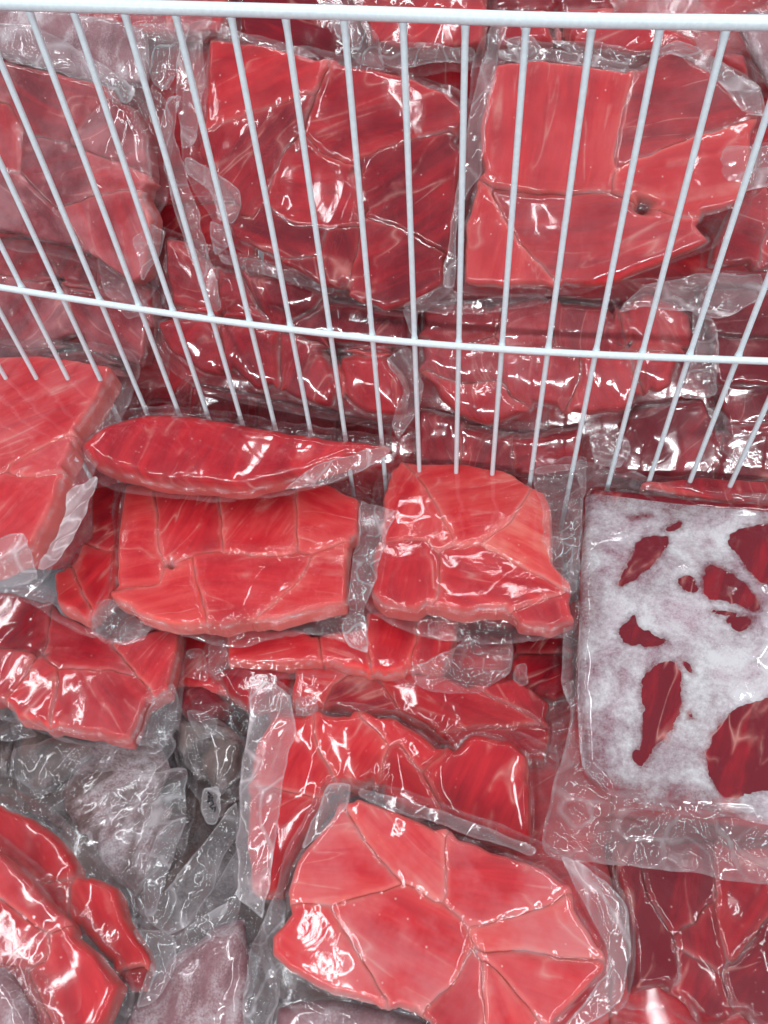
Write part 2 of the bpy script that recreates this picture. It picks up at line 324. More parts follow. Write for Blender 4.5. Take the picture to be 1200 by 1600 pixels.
SEED = [11]
def build_pack(p):
    """p: plane, bag outline, pieces, flaps; returns the Empty"""
    SEED[0] += 17; seed = SEED[0]; rs = np.random.RandomState(seed)
    T = p.get('T', .03) * .74; bag_px = P(p['bag']); cen = bag_px.mean(0)
    pl = Plane(p['k'], p['off'], cen, *p.get('rot', (0, 0)))
    root = bpy.data.objects.new(p.get('name', 'vacuum_pack'), None); C.objects.link(root)
    root.empty_display_size = .02; root.matrix_world = pl.matrix()
    root['label'] = p['label']; root['category'] = p.get('cat', 'vacuum pack')
    if p.get('name', 'vacuum_pack') == 'vacuum_pack':
        root['group'] = 'red meat packs heaped behind the divider' if p['k'] == 'B' else 'red meat packs heaped in front of the divider'
    else: root['group'] = 'loose frosted and empty clear bags among the packs'
    step = p.get('step', .0014); fh = p.get('flange', .28) * T
    bag = chaikin(pl.uv(bag_px, fh), 2, .15)
    X, Y = grid_for(bag, step, .014)
    wx = .0012 * vnoise(X / .012, Y / .012, seed); wy = .0012 * vnoise(X / .012 + 9, Y / .012, seed + 3)
    Db = sdf(bag, X, Y) + p.get("margin", .005) + .0012 * vnoise(X / .02, Y / .02, seed + 9)
    Hm = np.full(X.shape, -1.0); Dm = np.full(X.shape, -1.0)
    kind = p.get('meat', 'meat'); haze = p.get('haze', .08); base = -.0 * T
    items = []
    for i, pc in enumerate(p.get('pieces', [])):
        Tk = T * (pc[2] if len(pc) > 2 else 1.0) * (1 + .10 * (rs.rand() - .5))
        poly = chaikin(pl.uv(P(pc[0]), Tk * .88), 2, .12 if p.get('dome') else .05)
        items.append((Tk, poly, sdf(poly, X + wx, Y + wy) + .0003 * vnoise(X / .006, Y / .006, seed + i)))
    grow = p.get('grow', .009 if p.get('dome') else .005)
    for i, pc in enumerate(p.get('pieces', [])):
        tone = .50 + (pc[1] - .45) * 1.15 + .08 * (rs.rand() - .5) - (.13 if p['k'] == 'B' else .02); Tk, poly, D0 = items[i]  # meat behind the divider darkened in colour to counter the front light
        oth = np.full(X.shape, -1.0)
        for j, it in enumerate(items):
            if j != i: oth = np.maximum(oth, it[2])
        gap = (D0 - oth) * .5 + .0003
        D = np.minimum(D0 + np.where(grow > 0, .0006 + grow * np.clip((oth + .010) / .005, 0, 1), 0), gap)
        r = p.get('round', .0036); e0 = p.get('edge0', .5); rsm = p.get('seam', .0024); e1 = p.get('edge1', .82)
        q = np.clip(D / r, 0, 1); prof = e0 + (1 - e0) * np.sqrt(np.clip(1 - (1 - q) ** 2, 0, 1))
        q = np.clip(D / rsm, 0, 1); prs = e1 + (1 - e1) * np.sqrt(np.clip(1 - (1 - q) ** 2, 0, 1))
        isseam = np.clip((oth + .007) / .004, 0, 1)
        prof = prof * (1 - isseam) + prs * isseam
        c = poly.mean(0); tx, ty = (rs.rand(2) - .5) * .10
        H = Tk * prof + (X - c[0]) * tx + (Y - c[1]) * ty + .0005 * fbm(X / .035, Y / .035, seed + 5 * i, 2)
        dome = p.get('dome', .0)
        if dome: H = H + dome * (1 - np.exp(-np.clip(D, 0, 1) / .014))
        H = np.maximum(H, fh * .6)
        sel = D > -step * 2
        ys, xs = np.where(sel)
        if len(ys) < 8: continue
        a0, a1, b0, b1 = max(ys.min() - 1, 0), ys.max() + 2, max(xs.min() - 1, 0), xs.max() + 2
        sl = (slice(a0, a1), slice(b0, b1))
        gr = rs.rand() * math.pi if len(pc) < 4 else math.radians(pc[3])
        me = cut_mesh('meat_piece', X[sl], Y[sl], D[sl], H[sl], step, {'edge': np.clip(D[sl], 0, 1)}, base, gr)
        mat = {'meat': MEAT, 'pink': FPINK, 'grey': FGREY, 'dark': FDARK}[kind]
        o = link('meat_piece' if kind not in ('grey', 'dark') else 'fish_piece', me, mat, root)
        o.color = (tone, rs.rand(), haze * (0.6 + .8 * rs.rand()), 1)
        Hm = np.where(D > -step, np.maximum(Hm, H), Hm); Dm = np.maximum(Dm, D)
    # film
    ck = p.get('crinkle', .35) * 1.5; big = p.get('wrinkle', .0034); milk0 = p.get('milk', .035); milk1 = p.get('flmilk', .26) * .55
    cr = crumple(X, Y, seed, p.get('lam', .03))
    out = np.clip(-Dm, 0, 1); near = np.exp(-np.clip(out - .0018, 0, 1) / .0045)
    flange = fh + big * cr * (1 - np.exp(-out / .004)) * 1.6
    if p.get('pieces'):
        # height of the nearest meat edge carried outward by repeated dilation
        Hd = np.where(Hm > 0, Hm, 0.0); S = Hd.copy(); W = (Hm > 0).astype(float)
        Sb = blur(S, 5); Wb = blur(W, 5); edgeH = np.where(Wb > 1e-4, Sb / np.maximum(Wb, 1e-4), fh)
        flange = flange + np.clip(edgeH - flange, 0, 1) * np.clip(near, 0, 1)
        Hf = np.where(Hm > 0, Hm, flange)
        sm = blur(Hf, 1.7)
        Hf = np.maximum(Hf + .0005, sm + .0006)
        Hf = blur(Hf, .6); Hf = np.maximum(Hf, np.where(Hm > 0, Hm + .0003, -1))
        # tight little puckers running out of the seams
        pk = np.clip(1 - np.abs(Dm - .001) / .006, 0, 1)
        Hf = Hf + pk * .0007 * np.clip(crumple(X, Y, seed + 71, .012, 4) + .2, 0, 1) * (ck + .4)
        Hf = Hf + np.where(Dm > 0, np.clip(crumple(X, Y, seed + 31, .05, 4) - .12, 0, 1) * p.get('lift', .0018) * .6, 0)
    else:
        Hf = flange + .004
    if p.get('pieces'):
        cx, cy = bag.mean(0); th = np.arctan2(Y - cy, X - cx); Rm = .09
        rd = np.clip(1 - np.abs(vnoise(th * Rm / .0075 + .6 * vnoise(X / .01, Y / .01, seed + 1), out / .03, seed + 77)) * 3.2, 0, 1)
        rd2 = np.clip(1 - np.abs(vnoise(th * Rm / .016, out / .03 + 7, seed + 78)) * 4, 0, 1)
        wgt = np.clip(out / .002, 0, 1) * np.clip((out + .001) / .003, 0, 1)
        Hf = Hf + (rd * .0009 + rd2 * .0020) * wgt * (ck + .5)
    over = np.clip(Dm / .003 + .3, 0, 1)
    folds = np.clip(1 - np.abs(cr) / .12, 0, 1)
    mk = milk0 * over + (milk1 * (.55 + .45 * folds)) * (1 - over) * np.clip((out - .001) / .007, .1, 1)
    mk = mk + np.clip(1 - np.abs(Dm) / .0020, 0, 1) * .42 * np.clip(.45 + vnoise(X / .010, Y / .010, seed + 55), 0, 1)  # film stretched at seams, whitened further to paint its fine glints
    mk = mk + np.clip(1 - np.abs(Db - .001) / .0022, 0, 1) * .16
    seamz = np.clip(1 - Dm / .006, 0, 1)
    ckf = ck * (over * (.04 + .17 * seamz) + (1 - over) * .30) * (.35 + np.clip(.5 + vnoise(X / .03, Y / .03, seed + 8), 0, 1))
    hang = np.clip(1 - Db / .012, 0, 1); Hf = Hf - hang ** 2 * p.get('hang', .004)
    me = cut_mesh('plastic_film', X, Y, Db, Hf, step, {'milk': mk, 'crinkle': ckf})
    film = link('plastic_film', me, FILM, root)
    for j, fl in enumerate(p.get('flaps', [])):
        h0 = fl[1]; mlk = fl[2]; amp = fl[3] if len(fl) > 3 else .004; cc = fl[4] if len(fl) > 4 else .7
        lam = (fl[5] if len(fl) > 5 else .022) * 1.7
        poly = chaikin(pl.uv(P(fl[0]), h0), 2, .12)
        FX, FY = grid_for(poly, step * .8, .004); D = sdf(poly, FX, FY) + .0014 * vnoise(FX / .012, FY / .012, seed + j)
        c2 = crumple(FX, FY, seed + 200 + j * 7, lam, 5)
        H = h0 + 1.5 * amp * c2 + .5 * amp * fbm(FX / .04, FY / .04, seed + j, 2)
        fo = np.clip(1 - np.abs(c2) / .10, 0, 1)
        mk2 = mlk * 1.2 * (.62 + 1.1 * fo * fo) * (.8 + .4 * np.clip(.5 + vnoise(FX / .02, FY / .02, seed + j), 0, 1)) + np.clip(1 - np.abs(D - .0006) / .0012, 0, 1) * .22  # folds and rim whitened as painted highlight lines
        me = cut_mesh('film_flap', FX, FY, D, H, step * .8, {'milk': mk2, 'crinkle': np.full(FX.shape, cc * .28)})
        link('film_flap', me, FILM, film)
    if p.get('extra'): p['extra'](root, pl, X, Y, Hm, Hf, step, seed)
    return root

# ------------------------------------------------------------------ freezer body
def box(name, lo, hi, mat, kind='structure'):
    x0, y0, z0 = lo; x1, y1, z1 = hi
    v = [(x0, y0, z0), (x1, y0, z0), (x1, y1, z0), (x0, y1, z0), (x0, y0, z1), (x1, y0, z1), (x1, y1, z1), (x0, y1, z1)]
    f = [(0, 3, 2, 1), (4, 5, 6, 7), (0, 1, 5, 4), (1, 2, 6, 5), (2, 3, 7, 6), (3, 0, 4, 7)]
    me = bpy.data.meshes.new(name); me.from_pydata(v, [], f); o = link(name, me, mat, None); o['kind'] = kind; return o
box('freezer_floor', (-1.1, -.75, -.24), (1.1, 1.1, -.22), INNER)
box('freezer_wall', (-1.12, -.77, -.26), (-1.1, 1.12, .34), INNER)
box('freezer_wall', (1.1, -.77, -.26), (1.12, 1.12, .34), INNER)
box('freezer_wall', (-1.1, 1.1, -.26), (1.1, 1.12, .34), INNER)
box('freezer_wall', (-1.1, -.77, -.26), (1.1, -.75, .10), INNER)

# ------------------------------------------------------------------ wire divider
def div_pt(x, y):
    q = R @ np.array([x - 600, y - 800, FPX]); t = .5 / q[1]; return CAM + q * t
def tube(name, pts, r, mat, parent, seg=12, wob=0):
    pts = [Vector(p) for p in pts]; V = []; F = []
    for i, p in enumerate(pts):
        t = (pts[min(i + 1, len(pts) - 1)] - pts[max(i - 1, 0)]).normalized()
        a = t.cross(Vector((0, 1, 0)) if abs(t.y) < .9 else Vector((1, 0, 0))).normalized(); b = t.cross(a)
        rr = (r[i] if isinstance(r, (list, tuple)) else r)
        for k in range(seg):
            an = 2 * math.pi * k / seg; V.append(p + a * math.cos(an) * rr + b * math.sin(an) * rr)
    for i in range(len(pts) - 1):
        for k in range(seg):
            k2 = (k + 1) % seg; F.append((i * seg + k, i * seg + k2, (i + 1) * seg + k2, (i + 1) * seg + k))
    F.append(tuple(range(seg))[::-1]); F.append(tuple((len(pts) - 1) * seg + k for k in range(seg)))
    me = bpy.data.meshes.new(name); me.from_pydata([tuple(v) for v in V], [], F)
    me.polygons.foreach_set('use_smooth', [True] * len(F)); return link(name, me, mat, parent)
dv = bpy.data.objects.new('wire_divider', None); C.objects.link(dv); dv.location = (0, 0, 0)
dv['label'] = 'white wire freezer divider standing upright across the upper half'; dv['category'] = 'wire divider'
TOP = [div_pt(*p) for p in [(-150, -3), (0, 3), (280, 10), (560, 18), (870, 29), (1200, 33), (1400, 34)]]
MID = [div_pt(*p) for p in [(-160, 418), (0, 444), (150, 468), (325, 494), (520, 518), (640, 530), (785, 541), (930, 549), (1085, 555), (1200, 559), (1360, 564)]]
def zat(line, x):
    xs = [p[0] for p in line]; zs = [p[2] for p in line]; return float(np.interp(x, xs, zs))
def dense(line, dy):
    xs = np.linspace(line[0][0], line[-1][0], 60); z = np.interp(xs, [p[0] for p in line], [p[2] for p in line])
    zz = np.convolve(np.pad(z, 3, mode='reflect', reflect_type='odd'), np.ones(7) / 7, 'valid')
    return [(x, dy, q) for x, q in zip(xs, zz)]
tube('top_rail', dense(TOP, -.003), .0039, WIRE, dv, 20)
tube('cross_rail', dense(MID, -.0042), .0029, WIRE, dv, 14)
tube('bottom_rail', [(-.75, -.004, -.17), (.75, -.004, -.17)], .0029, WIRE, dv, 12)
xw = [div_pt(*p)[0] for p in [(45, 15), (115, 18), (195, 22), (275, 25), (362, 30), (447, 33), (538, 36), (630, 40), (727, 42), (822, 45), (924, 48), (1030, 50), (1133, 52)]]
st = .0358
xw = [xw[0] - st * k for k in range(8, 0, -1)] + xw + [xw[-1] + st * k for k in range(1, 8)]
for x in xw:
    zt, zm = zat(TOP, x), zat(MID, x)
    zs = [-.17, -.1, 0, zm - .008, zm - .004, zm - .0022, zm, zm + .0022, zm + .004, zm + .008, (zt + zm) / 2, zt - .012, zt - .007, zt]
    rr = [.0022, .0022, .0022, .0022, .0024, .0028, .0030, .0028, .0024, .0022, .0022, .0022, .0025, .0031]
    tube('wire', [(x, 0, z) for z in zs], rr, WIRE, dv, 12)

PACKS = []
def pack(**k): PACKS.append(k)
# ================================================================== packs in the near compartment
pack(k='N', off=.035, T=.034, rot=(6, -3), label='large red pack at the left edge in front of the wires',
  bag='-70,526 100,533 190,545 209,560 206,600 185,645 150,705 112,795 66,900 40,922 -70,926', crinkle=.4, milk=0.035, flmilk=.34, wrinkle=.003,
  pieces=[('-60,560 60,556 178,576 150,630 115,678 20,725 -60,765', .52), ('18,728 112,684 112,700 95,735 45,744 22,738', .45),
          ('-60,772 10,742 40,750 95,742 80,795 52,852 -10,885 -60,895', .5)],
  flaps=[('-30,850 38,830 52,872 60,903 20,914 -30,920', .038, .42, .003, .6), ('108,770 154,742 142,792 112,850 76,896 58,890 96,820', .012, .75, .004, .9, .014)])
pack(k='N', off=.022, T=.032, rot=(16, 4), label='long deep red lens-shaped pack lying against the foot of the wires',
  bag='100,702 150,664 215,640 285,640 370,650 450,666 560,680 622,686 618,704 548,738 440,770 320,778 210,766 125,736', round=.012, edge0=.3, dome=.002, lift=.001, lam=.02,
  crinkle=.5, milk=0.010, flmilk=.15, pieces=[('118,702 160,666 220,645 300,645 440,670 560,684 612,690 560,712 470,742 380,764 250,756 150,728', .34)],
  flaps=[('30,668 62,680 130,686 112,702 128,724 76,716 52,700', .03, .34, .003, .5), ('438,768 476,738 520,718 560,706 612,696 604,714 560,738 500,758', .02, .34, .003, .5)])
pack(k='N', off=-.045, T=.03, rot=(3, 2), label='middle red pack of seven fitted pieces with a standing film edge',
  bag='178,765 200,740 330,745 520,750 562,772 590,790 600,840 592,890 572,960 560,1000 530,990 480,982 430,990 370,1004 335,1000 300,990 240,978 200,1000 150,985 145,958 172,928 184,850',
  crinkle=.55, milk=0.015, flmilk=.25, haze=.03,
  pieces=[('198,762 240,762 246,815 251,880 248,911 182,922 184,850 190,800', .62, 1.05, 20), ('243,760 340,758 348,848 348,862 335,864 300,868 256,872 250,850 246,810', .42, 1, 80),
          ('343,758 400,758 461,765 462,858 440,867 400,867 372,864 350,862 348,845', .52, 1, 75), ('465,768 470,757 510,758 560,783 561,833 540,844 480,863 466,857', .55, 1, -15),
          ('303,872 350,864 400,872 440,872 470,867 483,873 470,900 430,940 400,964 350,978 332,974 320,940 308,905', .48, 1.03, 10),
          ('174,930 250,915 262,890 301,874 306,910 316,950 317,975 270,976 215,958', .58, .97, 30), ('405,966 432,942 472,905 487,874 540,850 545,862 540,900 542,945 480,955 430,972', .55, 1, 5)],
  flaps=[('562,778 585,787 622,800 606,832 592,880 587,915 568,952 578,1024 545,1012 532,980 546,958 545,925 548,880 560,830', .036, .30, .004, .7, .018),
         ('145,968 158,936 200,946 212,965 242,976 224,1000 168,1010 150,992', .012, .22, .005, .9, .014)])
pack(k='N', off=-.04, T=.03, rot=(2, -2), label='coral red pack with a round piece at its lower left, beside the frosted pack',
  bag='588,775 604,722 640,714 720,719 830,746 872,752 905,758 900,850 897,988 830,996 720,994 660,986 610,968 576,948 580,850', crinkle=.35, milk=0.018, flmilk=.28, haze=.04,
  pieces=[('634,722 720,722 800,739 829,765 792,818 748,848 722,857 710,848 684,790 648,738', .62, 1, 15), ('600,780 612,735 630,724 652,745 680,795 703,835 708,845 685,860 660,842 602,850 594,838', .58, 1, 80),
          ('584,856 640,845 668,850 683,870 685,910 678,935 650,953 600,946 582,928', .42, 1.05, 90), ('689,864 712,857 750,852 800,880 850,906 882,925 850,940 800,950 720,955 685,948 688,905', .48, 1, -20),
          ('755,848 800,820 832,770 852,772 862,800 862,880 895,912 880,920 820,888 778,865', .78, 1, -30), ('805,957 850,935 888,928 897,968 860,980 812,974', .30, .9)],
  flaps=[('825,728 880,712 918,710 916,750 908,850 900,925 884,925 862,880 848,850 848,790 834,755', .034, .20, .004, .8, .02), ('838,742 918,732 916,722 836,731', .036, .25, .002, .5)])

def frosted(root, pl, X, Y, Hm, Hf, step, seed):
    """frost lies on the slab under the film, with bare islands of meat"""
    st = step
    outer = chaikin(pl.uv(P('914,750 985,760 1100,775 1290,792 1290,1282 1150,1260 1030,1250 950,1232 912,1186 904,1100 906,980 910,850 917,776'), .036), 2, .15)
    D = sdf(outer, X, Y)
    isl = ['966,898 984,862 1003,822 1046,818 1049,833 1022,866 992,888', '1036,812 1054,801 1068,797 1070,808 1048,813', '1140,826 1165,806 1290,800 1290,912 1200,898 1176,872 1152,842',
           '1104,876 1117,864 1152,880 1182,906 1198,935 1185,938 1150,922 1106,918', '1060,888 1085,880 1097,906 1078,908', '967,966 985,950 996,934 999,955 1022,970 1053,983 1025,991 982,986',
           '1138,944 1182,948 1176,965 1158,970', '1006,1042 1030,1018 1060,1014 1071,1035 1071,1085 1054,1125 1026,1150 1019,1166 1005,1184 990,1158 1008,1150 1012,1100',
           '1113,1162 1128,1122 1158,1090 1190,1078 1290,1045 1290,1212 1190,1222 1146,1232 1130,1216 1118,1190', '1069,1012 1080,1015 1094,1033 1086,1035', '1085,1095 1092,1098 1090,1104 1084,1100', '1115,934 1190,946 1191,949 1118,940', '990,788 1020,786 1018,790 992,791']
    wob = .0022 * vnoise(X / .004, Y / .004, seed + 2) + .0010 * vnoise(X / .0018, Y / .0018, seed + 4)
    Di = np.full(X.shape, 1.0)
    for s in isl:
        Di = np.minimum(Di, -sdf(chaikin(pl.uv(P(s), .036), 1, .2), X, Y) + wob * .55)
    H = np.where(Hm > 0, Hm, 0) + .0009
    Hs = blur(Hf, .8); H = np.maximum(np.minimum(Hs - .0002, np.maximum(H, Hs - .0009)), Hm + .0004)
    u, v = (X - X.min()) / (X.max() - X.min()), (Y - Y.min()) / (Y.max() - Y.min())
    left = np.clip(1 - D / .025, 0, 1)
    dens = .38 + np.clip(Di / .0045, 0, 1) * .42 - left * .42 + .22 * fbm(X / .05, Y / .05, seed + 6, 3) - np.clip(.36 - v, 0, 1) * 1.6 * np.clip(1.3 - 2 * u, 0, 1)
    me = cut_mesh('frost_layer', X, Y, np.minimum(D, Di), H, st, {'dens': dens})
    link('frost_layer', me, FROST, root)
pack(k='N', off=-.034, T=.019, rot=(4, -6), label='big dark red pack covered in white frost with bare red islands, at the right edge',
  bag='900,716 960,733 1100,768 1290,790 1290,1390 1100,1352 950,1338 854,1331 857,1290 872,1240 905,1112 888,1075 886,1020 893,920 904,840 917,770', step=.0015, crinkle=.45, milk=0.025, flmilk=.85, wrinkle=.007, lift=.003, haze=.0, round=.008, edge0=.35,
  pieces=[('925,767 985,772 1100,787 1290,802 1290,1285 1150,1262 1030,1252 950,1236 912,1190 904,1100 906,980 910,850 918,778', .0, 1, 70)], extra=frosted)
pack(k='N', off=-.055, T=.03, rot=(0, 5), label='small red pack wedged between the left edge pack and the middle pack', step=.002,
  bag='30,918 80,878 112,850 140,745 205,750 196,850 182,925 160,965 150,990 120,978 60,942', crinkle=.5, milk=0.015, haze=.03,
  pieces=[('143,765 205,752 198,800 188,852 166,862 140,850 143,800', .30, 1, 60), ('115,878 130,853 165,864 187,868 183,920 165,945 146,960 120,905', .45, 1, 70), ('84,896 112,890 141,957 132,965 90,942', .45, .95, 50)],
  flaps=[('20,915 60,905 88,925 85,945 60,952 35,938', .03, .25, .003, .7)])
pack(k='N', off=-.075, T=.03, rot=(-2, 4), label='left edge red pack with star-like seams, lying on grey frosted bags',
  bag='-70,925 30,922 90,938 160,985 286,972 284,1020 274,1130 242,1168 205,1168 100,1152 0,1112 -70,1105', crinkle=.3, milk=0.020, flmilk=.3, haze=.12,
  pieces=[('-60,930 20,928 76,946 72,1000 60,1022 40,1015 -60,1012', .20, 1, 70), ('80,948 110,965 162,990 168,1002 212,1054 160,1047 100,1044 82,1036 76,1018', .30, 1, -10),
          ('-60,1018 0,1016 50,1026 40,1055 15,1085 -60,1102', .28, 1, 70), ('17,1090 45,1050 65,1032 85,1042 92,1070 76,1130 30,1120 18,1105', .40, 1, 60),
          ('94,1048 160,1050 206,1058 236,1080 206,1156 160,1146 80,1130', .36, 1, -35), ('170,1008 245,985 280,980 276,1030 264,1078 246,1086 216,1052', .42, 1, 80)],
  flaps=[('240,1088 272,1070 280,1085 272,1138 238,1168 212,1162', .018, .2, .004, .9, .015)])
pack(k='N', off=-.085, T=.028, label='narrow red pack tucked under the lower edge of the middle pack', step=.002,
  bag='322,1004 365,975 440,970 560,970 730,975 716,1032 690,1060 640,1068 600,1056 560,1052 440,1054 328,1054', crinkle=.6, milk=0.015, haze=.03,
  pieces=[('355,985 400,982 480,985 498,1012 500,1034 430,1037 355,1034', .48), ('504,990 560,985 578,1030 574,1048 540,1044 504,1030', .45), ('572,955 650,955 652,1000 641,1030 632,1050 600,1052 582,1042 576,1010', .48, 1.1, 85), ('655,960 716,965 707,1015 690,1045 660,1040 646,1030', .40, 1.1)],
  flaps=[('322,1006 352,1000 358,1040 340,1056 324,1052', .02, .2, .003, .8), ('636,1046 700,1018 726,1000 802,1006 800,1052 740,1086 690,1082 655,1072', .026, .2, .005, .9, .016)])
pack(k='N', off=-.10, T=.03, label='dark red pack showing only its upper part behind the folded-edge pack', step=.002,
  bag='440,1110 455,1045 540,1035 640,1050 800,1052 882,1072 892,1110 872,1190 840,1200 700,1195 500,1140', crinkle=.6, milk=0.010, haze=.02,
  pieces=[('455,1095 462,1042 520,1038 552,1052 520,1070 505,1102 480,1115', .46, 1, 0), ('507,1102 522,1068 557,1052 582,1058 622,1108 560,1120', .22, 1, 30), ('587,1055 640,1050 700,1058 740,1080 812,1110 840,1133 760,1135 690,1142 640,1120', .38, 1, -20),
          ('745,1072 800,1060 862,1098 852,1133 800,1108', .28), ('690,1148 840,1137 860,1150 852,1190 720,1190', .25)])
pack(k='N', off=-.105, T=.028, label='small dark red pack in the gap left of the frosted pack', step=.002,
  bag='700,975 905,975 900,1100 870,1112 830,1092 800,1072 795,1040 720,1012', crinkle=.8, milk=0.015, haze=.0,
  pieces=[('800,1030 900,1025 900,1080 867,1097 830,1086 805,1066', .15), ('735,985 800,990 800,1018 742,1018', .02, .8), ('810,985 895,985 895,1015 812,1018', .12)],
  flaps=[('850,1098 900,1090 890,1160 872,1195 858,1178 862,1130', .02, .14, .005, 1.0, .012), ('805,1040 822,1036 828,1070 812,1078 802,1064', .034, .2, .003, .8)])
pack(k='N', off=-.07, T=.032, rot=(2, -1), label='bright red pack with a tall milky film edge folded up along its left side', dome=.002, lift=.004, round=.007,
  bag='392,1062 430,1068 470,1098 540,1108 620,1112 682,1155 697,1174 740,1138 800,1148 862,1170 864,1200 838,1322 700,1300 540,1330 455,1415 412,1400 380,1400 374,1350 380,1250 395,1150', crinkle=.4, milk=0.015, flmilk=.28, haze=.02,
  pieces=[('430,1116 486,1118 492,1165 514,1200 516,1225 500,1245 390,1222 398,1165', .50, 1, 80), ('388,1230 503,1250 486,1300 455,1350 440,1396 390,1392 384,1300', .44, 1, 50),
          ('492,1115 556,1118 600,1150 602,1180 586,1215 560,1228 530,1216 505,1185 494,1150', .58, 1.02, 70), ('560,1116 620,1122 670,1152 692,1178 662,1204 642,1188 626,1158 607,1164', .54),
          ('602,1182 625,1164 641,1192 670,1230 690,1262 650,1275 600,1250', .42), ('665,1210 695,1182 740,1145 800,1156 824,1180 829,1240 832,1318 790,1312 700,1280 680,1240', .36, 1.12)],
  flaps=[('392,1062 422,1064 455,1088 463,1140 446,1200 434,1300 418,1395 412,1442 368,1402 370,1300 376,1210 390,1130', .042, .46, .003, .4, .03), ('462,1092 494,1088 500,1110 480,1122 462,1116', .036, .3, .004, .8, .012)])
pack(k='N', off=-.035, T=.034, rot=(3, 1), label='uppermost front pack of pale coral cuts with a milky film edge',
  bag='452,1335 498,1250 514,1221 546,1223 640,1248 760,1288 870,1333 950,1375 980,1420 985,1500 972,1560 900,1612 850,1690 640,1690 520,1610 428,1535 413,1480 423,1430 445,1390', crinkle=.25, milk=0.025, flmilk=.26, haze=.22, wrinkle=.0018,
  pieces=[('542,1262 556,1248 620,1268 696,1300 692,1398 676,1408 640,1383 590,1338 555,1290', .62, 1, -35), ('448,1397 463,1350 498,1300 530,1263 548,1287 590,1345 628,1380 600,1390 540,1404 510,1411 470,1405', .56, 1, 10),
          ('700,1308 720,1313 780,1333 850,1358 892,1385 870,1408 800,1430 735,1444 722,1430 696,1405', .50, 1, 5), ('423,1462 450,1430 470,1411 512,1417 550,1480 602,1562 590,1568 520,1552 450,1512 423,1490', .54, 1, -25),
          ('518,1416 600,1395 632,1384 680,1412 713,1440 731,1470 715,1520 680,1566 640,1577 607,1562 560,1485', .50, 1.02, -15), ('736,1450 800,1435 888,1406 906,1430 938,1490 920,1498 830,1487 760,1484', .66, 1, 0),
          ('746,1492 830,1492 930,1502 942,1522 900,1565 862,1597 830,1572 780,1522', .48, 1, -10), ('668,1577 700,1545 743,1494 753,1502 756,1690 690,1650', .40, .97, 60), ('757,1500 776,1518 820,1572 842,1602 820,1690 759,1690', .60, 1, -60)],
  flaps=[('874,1334 950,1376 981,1420 986,1500 974,1562 902,1614 862,1660 836,1650 880,1600 930,1550 955,1510 945,1470 905,1400', .026, .36, .005, .6, .025), ('512,1221 550,1223 544,1262 500,1304 470,1330', .034, .34, .002, .3),
         ('560,1228 640,1250 760,1290 840,1325 832,1340 740,1308 640,1275 556,1248', .032, .22, .002, .3)])
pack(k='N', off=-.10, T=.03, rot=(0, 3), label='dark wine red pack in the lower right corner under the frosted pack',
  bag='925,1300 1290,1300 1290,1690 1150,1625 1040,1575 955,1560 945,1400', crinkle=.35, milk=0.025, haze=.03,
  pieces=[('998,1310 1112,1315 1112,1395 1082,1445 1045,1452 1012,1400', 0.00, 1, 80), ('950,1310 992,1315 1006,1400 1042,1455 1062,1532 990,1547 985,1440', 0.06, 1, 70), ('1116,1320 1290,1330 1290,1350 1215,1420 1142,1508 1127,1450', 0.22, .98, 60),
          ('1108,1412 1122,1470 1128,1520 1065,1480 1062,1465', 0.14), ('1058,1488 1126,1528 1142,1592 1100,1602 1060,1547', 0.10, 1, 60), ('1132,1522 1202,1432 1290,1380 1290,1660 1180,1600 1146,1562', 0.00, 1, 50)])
pack(k='N', off=-.06, T=.034, rot=(0, 8), label='upper of the two long ribbed red packs in the lower left corner', round=.006, edge0=.5,
  bag='-70,1225 0,1238 60,1258 112,1306 128,1342 165,1362 205,1395 220,1440 272,1458 278,1490 252,1562 195,1582 130,1500 -70,1340', crinkle=.4, milk=0.020, flmilk=.27, haze=.04,
  pieces=[('-60,1246 0,1256 50,1278 100,1318 120,1352 104,1378 58,1392 -10,1345 -60,1325', .42, 1, -40), ('62,1374 100,1371 112,1380 106,1445 60,1410', .42), ('112,1384 140,1368 180,1384 194,1430 228,1480 232,1502 190,1516 150,1480 108,1430', .45, 1, -40), ('195,1520 222,1514 228,1542 202,1548', .22, .8)],
  flaps=[('205,1452 262,1452 279,1475 270,1520 245,1565 212,1575 225,1530 235,1498', .022, .28, .004, .6, .02)])
pack(k='N', off=-.035, T=.034, rot=(0, 10), label='lower of the two long ribbed red packs in the lower left corner', round=.005, edge0=.5,
  bag='-70,1285 0,1318 60,1368 112,1430 182,1500 203,1550 168,1640 90,1680 -70,1640', crinkle=.3, milk=0.025, haze=.12,
  pieces=[('-60,1300 0,1328 50,1374 106,1440 92,1450 70,1456 0,1402 -60,1362', .36, 1, -42), ('-60,1368 0,1406 70,1462 76,1480 70,1502 40,1512 -60,1492', .34, .96, 60), ('78,1465 100,1450 150,1486 190,1540 166,1595 120,1660 80,1590 50,1516 72,1504', .42, 1, -50), ('-60,1498 36,1518 60,1560 90,1640 -60,1670', .34, .9)])
